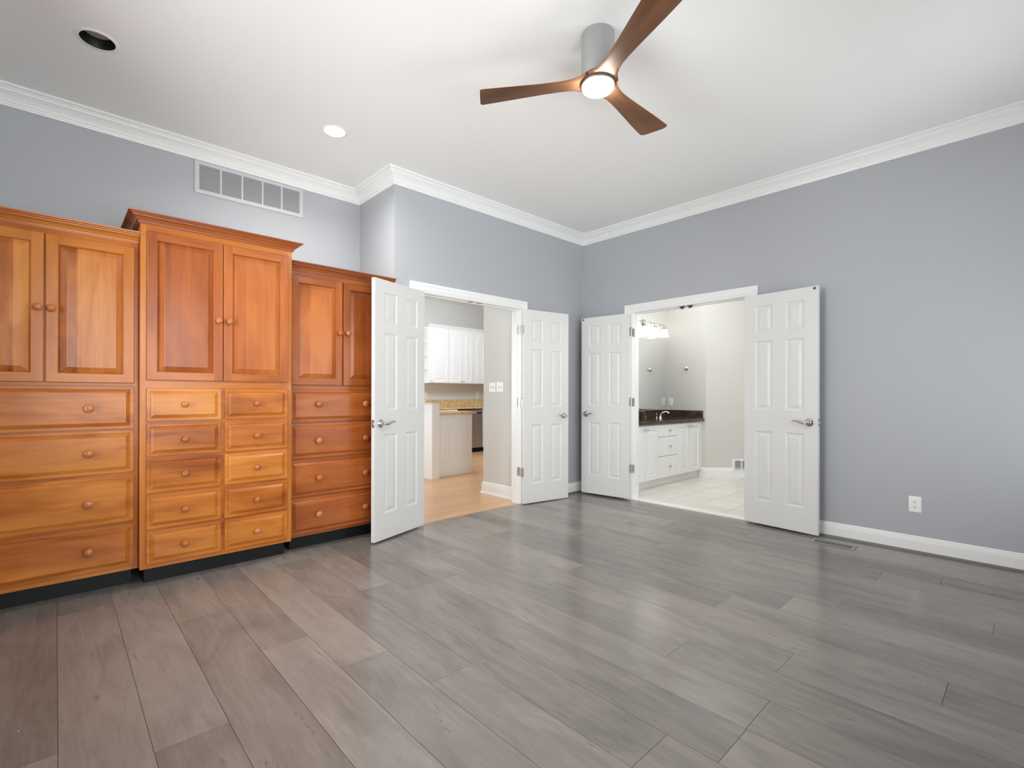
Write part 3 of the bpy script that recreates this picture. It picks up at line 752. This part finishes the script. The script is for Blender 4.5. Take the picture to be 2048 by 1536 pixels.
def wall_plate(name, label, cat, origin, rot, w_, h_, kind, group=None):
    """plate in local xz, facing -y"""
    t = thing(name, label, cat, origin, group); t.rotation_euler = (0, 0, R(rot))
    m = MB(); m.rings([(-w_/2, w_/2, -h_/2, h_/2, -.0003), (-w_/2, w_/2, -h_/2, h_/2, -.003), (-w_/2+.003, w_/2-.003, -h_/2+.003, h_/2-.003, -.0055)])
    m.build('cover_plate', 'plate', parent=t, org=(0, 0, 0), fix=False)
    if kind == 'outlet':
        for zc in (.0195, -.0195):
            m = MB(); m.rings([(-.017, .017, zc-.014, zc+.014, -.005), (-.017, .017, zc-.014, zc+.014, -.0075), (-.015, .015, zc-.012, zc+.012, -.008)]); o = m.build('socket', 'plate', parent=t, org=(0, 0, 0), fix=False)
            for a, b, c, d in ((-.0075, -.005, zc-.001, zc+.008), (.0045, .0075, zc-.001, zc+.0085), (-.0025, .0025, zc-.0095, zc-.005)):
                s = MB(); s.box(a, b, -.0083, -.0078, c, d); s.build('slot', 'slot', parent=o, org=(0, 0, 0))
        s = MB(); s.lathe([(.0025, 0), (.002, .001)], (0, -.0055, 0), (0, -1, 0), 10); s.build('screw', 'hinge', parent=t, org=(0, 0, 0))
    elif kind == 'toggle2':
        for xc in (-.023, .023):
            m = MB(); m.box(xc-.005, xc+.005, -.0062, -.005, -.012, .012); o = m.build('toggle_slot', 'ventdark', parent=t, org=(0, 0, 0))
            m = MB(); m.add([(xc-.0035, -.0062, -.004), (xc+.0035, -.0062, -.004), (xc+.0035, -.0062, .006), (xc-.0035, -.0062, .006), (xc-.003, -.016, .004), (xc+.003, -.016, .004), (xc+.003, -.016, .009), (xc-.003, -.016, .009)],
                            [(3, 2, 1, 0), (4, 5, 6, 7), (0, 1, 5, 4), (1, 2, 6, 5), (2, 3, 7, 6), (3, 0, 4, 7)]); m.build('toggle', 'plate', parent=t, org=(0, 0, 0))
    elif kind == 'rocker':
        m = MB(); m.rings([(-.017, .017, -.034, .034, -.005), (-.017, .017, -.034, .034, -.006), (-.0155, .0155, -.0325, .0325, -.0085)]); m.build('rocker', 'plate', parent=t, org=(0, 0, 0), fix=False)
    return t
wall_plate('wall_outlet', 'white duplex outlet low on the right-hand grey wall', 'outlet', (0, -3.119, .352), -90, .074, .116, 'outlet')

# ------------------------------------------------------------------ kitchen beyond the left doorway
KX = -.95; KY = .725; KB = 4.60
w = MB()
w.box(KX, 0.02, TH, KY, 0, ZT); w.box(TH, 5.0, .04, KY, 0, ZT, fm={'-y': 1}); w.box(0.02, TH, .04, KY, 0, ZT)
struct(w, 'wall_kitchen_side', ['kwall', 'bwall'], fix=False)
w = MB(); w.box(-3.72, 5.0, KB, KB+.12, 0, ZT); struct(w, 'wall_kitchen_back', 'kwall', fix=False)
w = MB(); w.box(-3.72, -3.6, RY+.12, KB, 0, ZT); struct(w, 'wall_kitchen_left', 'kwall', fix=False)
w = MB(); w.box(4.88, 5.0, KY, KB, 0, ZT); struct(w, 'wall_kitchen_right', 'kwall', fix=False)
w = MB(); w.box(-3.72, 5.0, RY+.12, KB+.12, H, H+.1); w.box(BX+.12, KX, TH, RY+.12, H, H+.1); struct(w, 'ceiling_kitchen', 'ceil', fix=False)
w = MB(); w.box(K0-JT, K1+JT, .010, TH, -.06, .001); w.box(BX+.12, KX, TH, RY+.12, -.06, .001); w.box(KX, 4.88, KY, RY+.12, -.06, .001); w.box(-3.6, 4.88, RY+.12, KB, -.06, .001)
struct(w, 'floor_kitchen', 'kfloor', fix=False)
kbase = [(0, .135), (.006, .135), (.010, .126), (.010, .116), (.014, .112), (.014, .10), (.017, .097), (.017, .022), (.026, .018), (.03, .001), (0, .001)]
m = MB(); m.sweep([(1.0, KY), (KX, KY), (KX, TH+.02)][::-1], [(a, b) for a, b in kbase], lambda p, q, b: (p, q, b))
m2 = MB(); m2.sweep([(KX, TH+.02), (KX, KY), (1.0, KY)], [(-a, b) for a, b in kbase], xyz); struct(m2, 'baseboard_kitchen', 'trim')
wall_plate('light_switch', 'white double toggle switch plate nearer the kitchen doorway', 'light switch', (KX, .434, 1.242), -90, .112, .112, 'toggle2', 'double switch plates in the kitchen passage')
wall_plate('light_switch', 'white double toggle switch plate nearer the passage corner', 'light switch', (KX, .560, 1.240), -90, .112, .112, 'toggle2', 'double switch plates in the kitchen passage')
wall_plate('wall_outlet', 'white outlet on the kitchen wall beside the bar counter', 'outlet', (.779, KB, 1.150), 0, .074, .116, 'outlet')
wall_plate('wall_outlet', 'white outlet above the granite backsplash at the far right of the kitchen', 'outlet', (2.09, KB, 1.168), 0, .080, .116, 'outlet')

# peninsula
t = thing('peninsula_half_wall', 'white half wall with baseboard at the end of the kitchen peninsula', 'half wall', (-.91, 1.863, 0))
m = MB(); m.box(-.91, -.79, 1.863, 2.95, 0.001, 1.055); m.build('wall_body', 'kcab', parent=t)
m = MB(); m.sweep([(-.79, 1.963), (-.79, 1.863), (-.91, 1.863), (-.91, 2.95)][::-1], [(-a, b) for a, b in kbase], xyz); m.build('base_molding', 'trim', parent=t)
t = thing('bar_countertop', 'raised tan granite bar top over the white half wall', 'countertop', (-1.03, 1.83, 1.056))
m = MB(); m.box(-1.03, -.775, 1.83, 2.98, 1.056, 1.084); m.build('slab', 'granite', parent=t, bevel=.006)
t = thing('peninsula_cabinet', 'white end-panelled base cabinet of the kitchen peninsula', 'cabinet', (-.788, 1.965, 0))
m = MB(); px0, px1, pz0, pz1, py = -.788, -.142, .002, .874, 1.965
xs2 = [px0, -.695, -.49, -.39, -.19, px1]; zs2 = [pz0, .165, .80, pz1]; hl = [(xs2[1], xs2[2], .165, .80), (xs2[3], xs2[4], .165, .80)]
m.holed(xs2, zs2, hl, py)
for a, b, c, d in hl: m.rings([(a+i, b-i, c+i, d-i, py+dd) for i, dd in ((0, 0), (.006, .007), (.014, .009), (.04, .002))])
m.quad((px0, 2.95, pz0), (px0, py, pz0), (px0, py, pz1), (px0, 2.95, pz1)); m.quad((px1, py, pz0), (px1, 2.95, pz0), (px1, 2.95, pz1), (px1, py, pz1))
m.quad((px1, 2.95, pz0), (px0, 2.95, pz0), (px0, 2.95, pz1), (px1, 2.95, pz1)); m.quad((px0, py, pz1), (px1, py, pz1), (px1, 2.95, pz1), (px0, 2.95, pz1))
m.build('end_panel', 'kcab', parent=t, fix=False)
t = thing('peninsula_countertop', 'lower tan granite countertop on the peninsula cabinet', 'countertop', (-.788, 1.925, .876))
m = MB(); m.box(-.788, -.078, 1.925, 2.98, .876, .904); m.build('slab', 'granite', parent=t, bevel=.006)

# back run
def slab_door(par, x0, x1, z0, z1, yf, arch, kx, kz, name='door', mat='kcab'):
    """white door with raised panel, cathedral arch on top when arch > 0"""
    y = yf-.019; m = MB(); fr = .055; N = 16
    xi0, xi1, zi0, zi1 = x0+fr, x1-fr, z0+fr, z1-fr
    def top(u):   # cathedral curve
        return arch*(0.5-0.5*math.cos(2*PI*min(max((u-.12)/.76, 0), 1))) if arch else 0
    def outline(ins):
        a, b, c, d = xi0+ins, xi1-ins, zi0+ins, zi1-ins-arch
        pts = [(a, c), (b, c)]
        for k in range(N+1):
            u = 1-k/N; pts.append((a+(b-a)*u, d+top(u)))
        return pts
    m.rings([(x0, x1, z0, z1, yf-.0005), (x0, x1, z0, z1, y+.003), (x0+.003, x1-.003, z0+.003, z1-.003, y)], cap=False)
    O = [(x0+.003, z0+.003), (x1-.003, z0+.003)]+[(x0+.003+(x1-x0-.006)*(1-k/N), z1-.003) for k in range(N+1)]
    I = outline(0); n = len(I)
    m.add([(p[0], y, p[1]) for p in O]+[(p[0], y, p[1]) for p in I], [(i, (i+1) % n, n+(i+1) % n, n+i) for i in range(n)])
    prev = [(p[0], y, p[1]) for p in I]
    for ins, d in ((.003, .010), (.013, .011), (.034, .002)):
        cur = [(p[0], y+d, p[1]) for p in outline(ins)]
        m.add(prev+cur, [(i, (i+1) % n, n+(i+1) % n, n+i) for i in range(n)]); prev = cur
    m.add(prev, [tuple(range(n))])
    o = m.build(name, mat, parent=par, fix=False)
    if kx is not None:
        k = MB(); k.lathe([(.006, 0), (.005, .008), (.011, .014), (.014, .02), (.010, .026), (.0005, .028)], (kx, y, kz), (0, -1, 0), 14, cap1=False); k.build('knob', 'chrome', parent=o, org=WORG[par.name], smooth=45)
    return o
UY = 4.25; UZ0, UZ1 = 1.382, 2.452
def upper(label, x0, x1, doors, group='white kitchen wall cabinets'):
    t = thing('wall_cabinet', label, 'cabinet', (x0, UY, UZ0), group)
    m = MB(); m.box(x0+.001, x1-.001, UY, KB-.001, UZ0, UZ1); m.build('carcass', 'kcab', parent=t)
    for d in doors: slab_door(t, d[0], d[1], UZ0+.006, UZ1-.006, UY, .055, d[2], UZ0+.045)
upper('single-door white arched wall cabinet next to the open shelves', .592, 1.062, [(.600, 1.055, .650)])
upper('double-door white arched wall cabinet in the middle of the row', 1.064, 1.685, [(1.072, 1.398, 1.372), (1.402, 1.680, 1.426)])
upper('right-hand white arched wall cabinet partly cut off by the passage corner', 1.687, 2.33, [(1.695, 2.005, 1.985), (2.010, 2.325, 2.03)])
t = thing('open_shelf_unit', 'narrow white open shelf unit at the left end of the wall cabinets', 'shelf', (.36, UY, UZ0))
m = MB(); m.box(.585, .591, UY, KB-.001, UZ0, UZ1); m.box(.36, .585, KB-.012, KB-.001, UZ0, UZ1); m.build('back_panel', 'kcab', parent=t)
for z in (UZ0, UZ0+.262, UZ0+.524, UZ0+.786, UZ1-.02):
    m = MB(); pts = [(.585, KB-.012), (.36, KB-.012)]+[(.585-.225*math.cos(a), KB-.012-.33*math.sin(a)) for a in [R(90*k/10) for k in range(11)]][1:]
    n = len(pts); m.add([(p[0], p[1], z) for p in pts]+[(p[0], p[1], z+.02) for p in pts], [tuple(range(n)), tuple(range(n, 2*n))[::-1]]+[(i, (i+1) % n, n+(i+1) % n, n+i) for i in range(n)])
    m.build('shelf', 'kcab', parent=t)
t = thing('cabinet_crown', 'white crown strip running along the top of the wall cabinets', 'molding', (.55, UY, UZ1))
m = MB(); m.sweep([(.592, UY), (2.33, UY)], [(0, 0), (.004, 0), (.008, .014), (.014, .018), (.03, .042), (.04, .052), (.045, .068), (0, .068)], lambda p, q, b: (p, q, UZ1+b)); m.build('molding', 'kcab', parent=t)

DY = 3.95
t = thing('dishwasher', 'stainless dishwasher under the back kitchen counter', 'dishwasher', (1.07, DY, 0))
m = MB(); m.box(1.075, 1.688, DY, KB-.02, .09, .860); m.build('body', 'slot', parent=t)
m = MB(); m.box(1.08, 1.684, DY-.022, DY-.001, .095, .775); m.build('front_panel', 'steel', parent=t, bevel=.004)
m = MB(); m.box(1.08, 1.684, DY-.022, DY-.001, .800, .855); m.build('control_panel', 'steel', parent=t, bevel=.003)
m = MB(); m.box(1.08, 1.684, DY+.05, KB-.03, 0.002, .09); m.build('toe_kick', 'black', parent=t)
m = MB(); m.tube([(1.14, DY-.05, .765), (1.62, DY-.05, .765)], .009, 12); m.box(1.15, 1.165, DY-.05, DY-.02, .758, .772); m.box(1.595, 1.61, DY-.05, DY-.02, .758, .772); m.build('handle', 'steel', parent=t)
def base_cab(label, x0, x1, doors):
    t = thing('base_cabinet', label, 'cabinet', (x0, DY, 0), 'white kitchen base cabinets')
    m = MB(); m.box(x0+.001, x1-.001, DY, KB-.001, .09, .873); m.build('carcass', 'kcab', parent=t)
    m = MB(); m.box(x0+.001, x1-.001, DY+.06, KB-.01, 0.002, .09); m.build('toe_kick', 'black', parent=t)
    for a, b, k in doors: slab_door(t, a, b, .10, .865, DY, 0, k, .80)
base_cab('white base cabinet just left of the dishwasher', .46, 1.068, [(.47, .762, .74), (.768, 1.06, .79)])
base_cab('white base cabinet just right of the dishwasher', 1.69, 2.33, [(1.70, 2.005, 1.98), (2.012, 2.32, 2.04)])
t = thing('kitchen_countertop', 'tan granite countertop with tall backsplash along the back kitchen wall', 'countertop', (.45, DY-.03, .875))
m = MB(); m.box(.45, 2.33, DY-.03, KB-.002, .876, .902); m.build('slab', 'granite', parent=t, bevel=.005)
m = MB(); m.box(.45, 2.33, KB-.024, KB-.001, .902, 1.060); m.build('backsplash', 'granite', parent=t, bevel=.002)

# ------------------------------------------------------------------ bathroom beyond the right doorway
SX = 2.05
AD = Vector((.731, -.682)); AN = Vector((-.682, -.731)); A0 = Vector((SX, -.56))
w = MB(); w.box(SX, SX+.1, -.56, .04, 0, ZT); struct(w, 'wall_bath_side', 'bwall', fix=False)
w = MB(); e = A0+AD*2.3; back = -AN*.1
q = [A0, e, e+back, A0+back]
w.add([(p.x, p.y, 0) for p in q]+[(p.x, p.y, ZT) for p in q], [(0, 1, 5, 4), (1, 2, 6, 5), (2, 3, 7, 6), (3, 0, 4, 7), (0, 3, 2, 1), (4, 5, 6, 7)])
struct(w, 'wall_bath_angled', 'bwall', fix=False)
w = MB(); w.box(e.x, e.x+.1, -4.0, e.y+.05, 0, ZT); struct(w, 'wall_bath_far', 'bwall', fix=False)
w = MB(); w.box(TH, e.x+.1, -4.1, -4.0, 0, ZT); struct(w, 'wall_bath_front', 'bwall', fix=False)
w = MB(); w.box(TH, e.x+.1, -4.1, .04, H, H+.1); struct(w, 'ceiling_bath', 'ceil', fix=False)
w = MB(); w.box(.115, e.x+.1, -4.0, .04, -.05, .004); struct(w, 'floor_bath', 'tile', fix=False)
w = MB(); w.box(.0, .115, B0-.0005, B1+.0005, -.05, .010); struct(w, 'trim_threshold', 'marble', bevel=.003)
m = MB(); m.sweep([(SX, -.457), (SX, -.56), tuple(A0+AD*2.3)], [(a, b) for a, b in kbase[:8]]+[(.017, .004), (0, .004)], xyz); struct(m, 'baseboard_bath', 'trim')
# wall register on the angled wall
def ang(u, d, z): p = A0+AD*u+AN*d; return (p.x, p.y, z)
t = thing('wall_register', 'white louvered wall register above the bathroom baseboard', 'wall vent', ang(.369, 0, .09))
m = MB()
def abox(mb, u0, u1, d0, d1, z0, z1):
    P = [ang(u0, d0, z0), ang(u1, d0, z0), ang(u1, d1, z0), ang(u0, d1, z0), ang(u0, d0, z1), ang(u1, d0, z1), ang(u1, d1, z1), ang(u0, d1, z1)]
    mb.add(P, [(0, 3, 2, 1), (4, 5, 6, 7), (0, 1, 5, 4), (1, 2, 6, 5), (2, 3, 7, 6), (3, 0, 4, 7)])
abox(m, .369, .397, .0005, .024, .095, .258); abox(m, .397, .72, .0005, .024, .095, .108); abox(m, .397, .72, .0005, .024, .236, .258); abox(m, .69, .72, .0005, .024, .108, .236); abox(m, .486, .500, .0005, .024, .108, .236); abox(m, .590, .602, .0005, .024, .108, .236)
m.build('frame', 'trim', parent=t)
m = MB()
for k in range(9): abox(m, .397, .69, .006, .018, .112+k*.0138, .119+k*.0138)
m.build('louvers', 'vent', parent=t)
m = MB(); abox(m, .397, .69, .0005, .002, .108, .236); m.build('duct_opening', 'slot', parent=t)

# vanity
VY = -.50
t = thing('bathroom_vanity', 'long white bathroom vanity with paired doors around three drawers', 'vanity', (.2, VY, 0))
m = MB(); m.box(.25, SX-.002, VY, .038, .105, .792); m.build('carcass', 'kcab', parent=t)
m = MB(); m.box(.25, SX-.02, VY+.045, .03, .005, .105); m.build('toe_kick', 'kcab', parent=t)
for a, b, k in ((.258, .551, .520), (.557, .846, .588), (1.320, 1.638, 1.610), (1.644, 1.960, 1.672)): slab_door(t, a, b, .112, .780, VY, 0, k, .735)
for a, b in ((.629, .780), (.384, .620), (.112, .375)):
    z = (a+b)/2; m = MB(); m.rings([(.852, 1.314, a, b, VY-.0005), (.852, 1.314, a, b, VY-.015), (.857, 1.309, a+.005, b-.005, VY-.019)]); o = m.build('drawer', 'kcab', parent=t, fix=False)
    k = MB(); k.lathe([(.006, 0), (.005, .008), (.011, .014), (.015, .02), (.010, .026), (.0005, .028)], (1.118, VY-.019, z), (0, -1, 0), 14, cap1=False); k.build('knob', 'chrome', parent=o, org=WORG[t.name], smooth=45)
t = thing('vanity_countertop', 'dark brown granite countertop on the bathroom vanity', 'countertop', (.22, VY-.04, .793))
m = MB(); m.box(.22, SX-.001, VY-.04, .039, .794, .832); m.build('slab', 'brown', parent=t, bevel=.004)
m = MB(); m.box(.22, SX-.022, .018, .039, .832, .937); m.build('backsplash', 'brown', parent=t)
m = MB(); m.box(SX-.022, SX-.001, VY-.02, .039, .832, .937); m.build('side_splash', 'brown', parent=t)
t = thing('bathroom_mirror', 'frameless mirror on the wall behind the vanity', 'mirror', (.35, .04, .94))
m = MB(); m.box(.35, 2.028, .034, .0395, .945, 1.990); m.build('glass', 'mirror', parent=t)
m = MB(); m.box(2.028, 2.032, .033, .0395, .945, 1.990); m.build('edge_strip', 'hinge', parent=t)
# faucet
fx, fy, fz = 1.62, -.10, .832
t = thing('faucet', 'small nickel faucet on the brown vanity counter', 'faucet', (fx, fy, fz))
m = MB(); m.lathe([(.026, 0), (.026, .006), (.020, .012), (.016, .03), (.015, .045)], (fx, fy, fz), (0, 0, 1), 20); m.build('base', 'chrome', parent=t, smooth=40)
m = MB(); m.tube([(fx, fy, fz+.04), (fx+.005, fy-.02, fz+.062), (fx+.01, fy-.05, fz+.080), (fx+.015, fy-.08, fz+.086), (fx+.02, fy-.105, fz+.078), (fx+.022, fy-.118, fz+.062)], [.014, .013, .012, .013, .015, .014], 14); m.build('spout', 'chrome', parent=t, smooth=60)
m = MB(); m.lathe([(.02, 0), (.02, .005), (.012, .01), (.010, .05), (.013, .056), (.0005, .062)], (fx-.085, fy+.01, fz), (0, 0, 1), 18, cap1=False); m.tube([(fx-.085, fy+.01, fz+.055), (fx-.10, fy+.005, fz+.07), (fx-.125, fy-.005, fz+.073)], [.007, .006, .005], 10); m.build('handle', 'chrome', parent=t, smooth=50)
# robe hook
hk = Vector((SX, -.267, 1.542))
t = thing('robe_hook', 'round chrome robe hook on the bathroom side wall', 'hook', tuple(hk))
m = MB(); m.lathe([(.026, 0), (.026, .004), (.020, .008), (.009, .012), (.008, .03)], tuple(hk), (-1, 0, 0), 24); m.build('rose', 'chrome', parent=t, smooth=40)
m = MB(); m.tube([(SX-.028, -.267, 1.542), (SX-.045, -.267, 1.528), (SX-.055, -.267, 1.530), (SX-.06, -.267, 1.545)], [.007, .007, .007, .009], 10); m.build('hook', 'chrome', parent=t, smooth=60)
wall_plate('light_switch', 'white rocker switch on the bathroom side wall beside the mirror', 'light switch', (SX, -.022, 1.053), -90, .072, .112, 'rocker')
# vanity light
t = thing('vanity_light', 'lit chrome bath light bar with white glass shades above the mirror', 'wall light', (1.4, .04, 2.15))
m = MB(); m.lathe([(.055, 0), (.055, .01), (.04, .018), (.015, .022), (.012, .09)], (1.395, .04, 2.165), (0, -1, 0), 24); m.tube([(.98, -.05, 2.165), (1.80, -.05, 2.165)], .009, 12); m.build('light_bar', 'chrome', parent=t, smooth=40)
for xx in (1.02, 1.27, 1.52, 1.77):
    m = MB(); m.lathe([(.012, .055), (.018, .04), (.034, .02), (.040, .012)], (xx, -.075, 2.09), (0, 0, 1), 20); m.tube([(xx, -.05, 2.165), (xx, -.065, 2.16), (xx, -.075, 2.14)], .007, 8); m.build('socket_cap', 'chrome', parent=t, smooth=40)
    m = MB(); m.lathe([(.034, .012), (.040, -.01), (.044, -.04), (.050, -.075), (.060, -.095)], (xx, -.075, 2.09), (0, 0, 1), 24, cap0=True, cap1=True); m.build('shade', 'glowvan', parent=t, smooth=50)
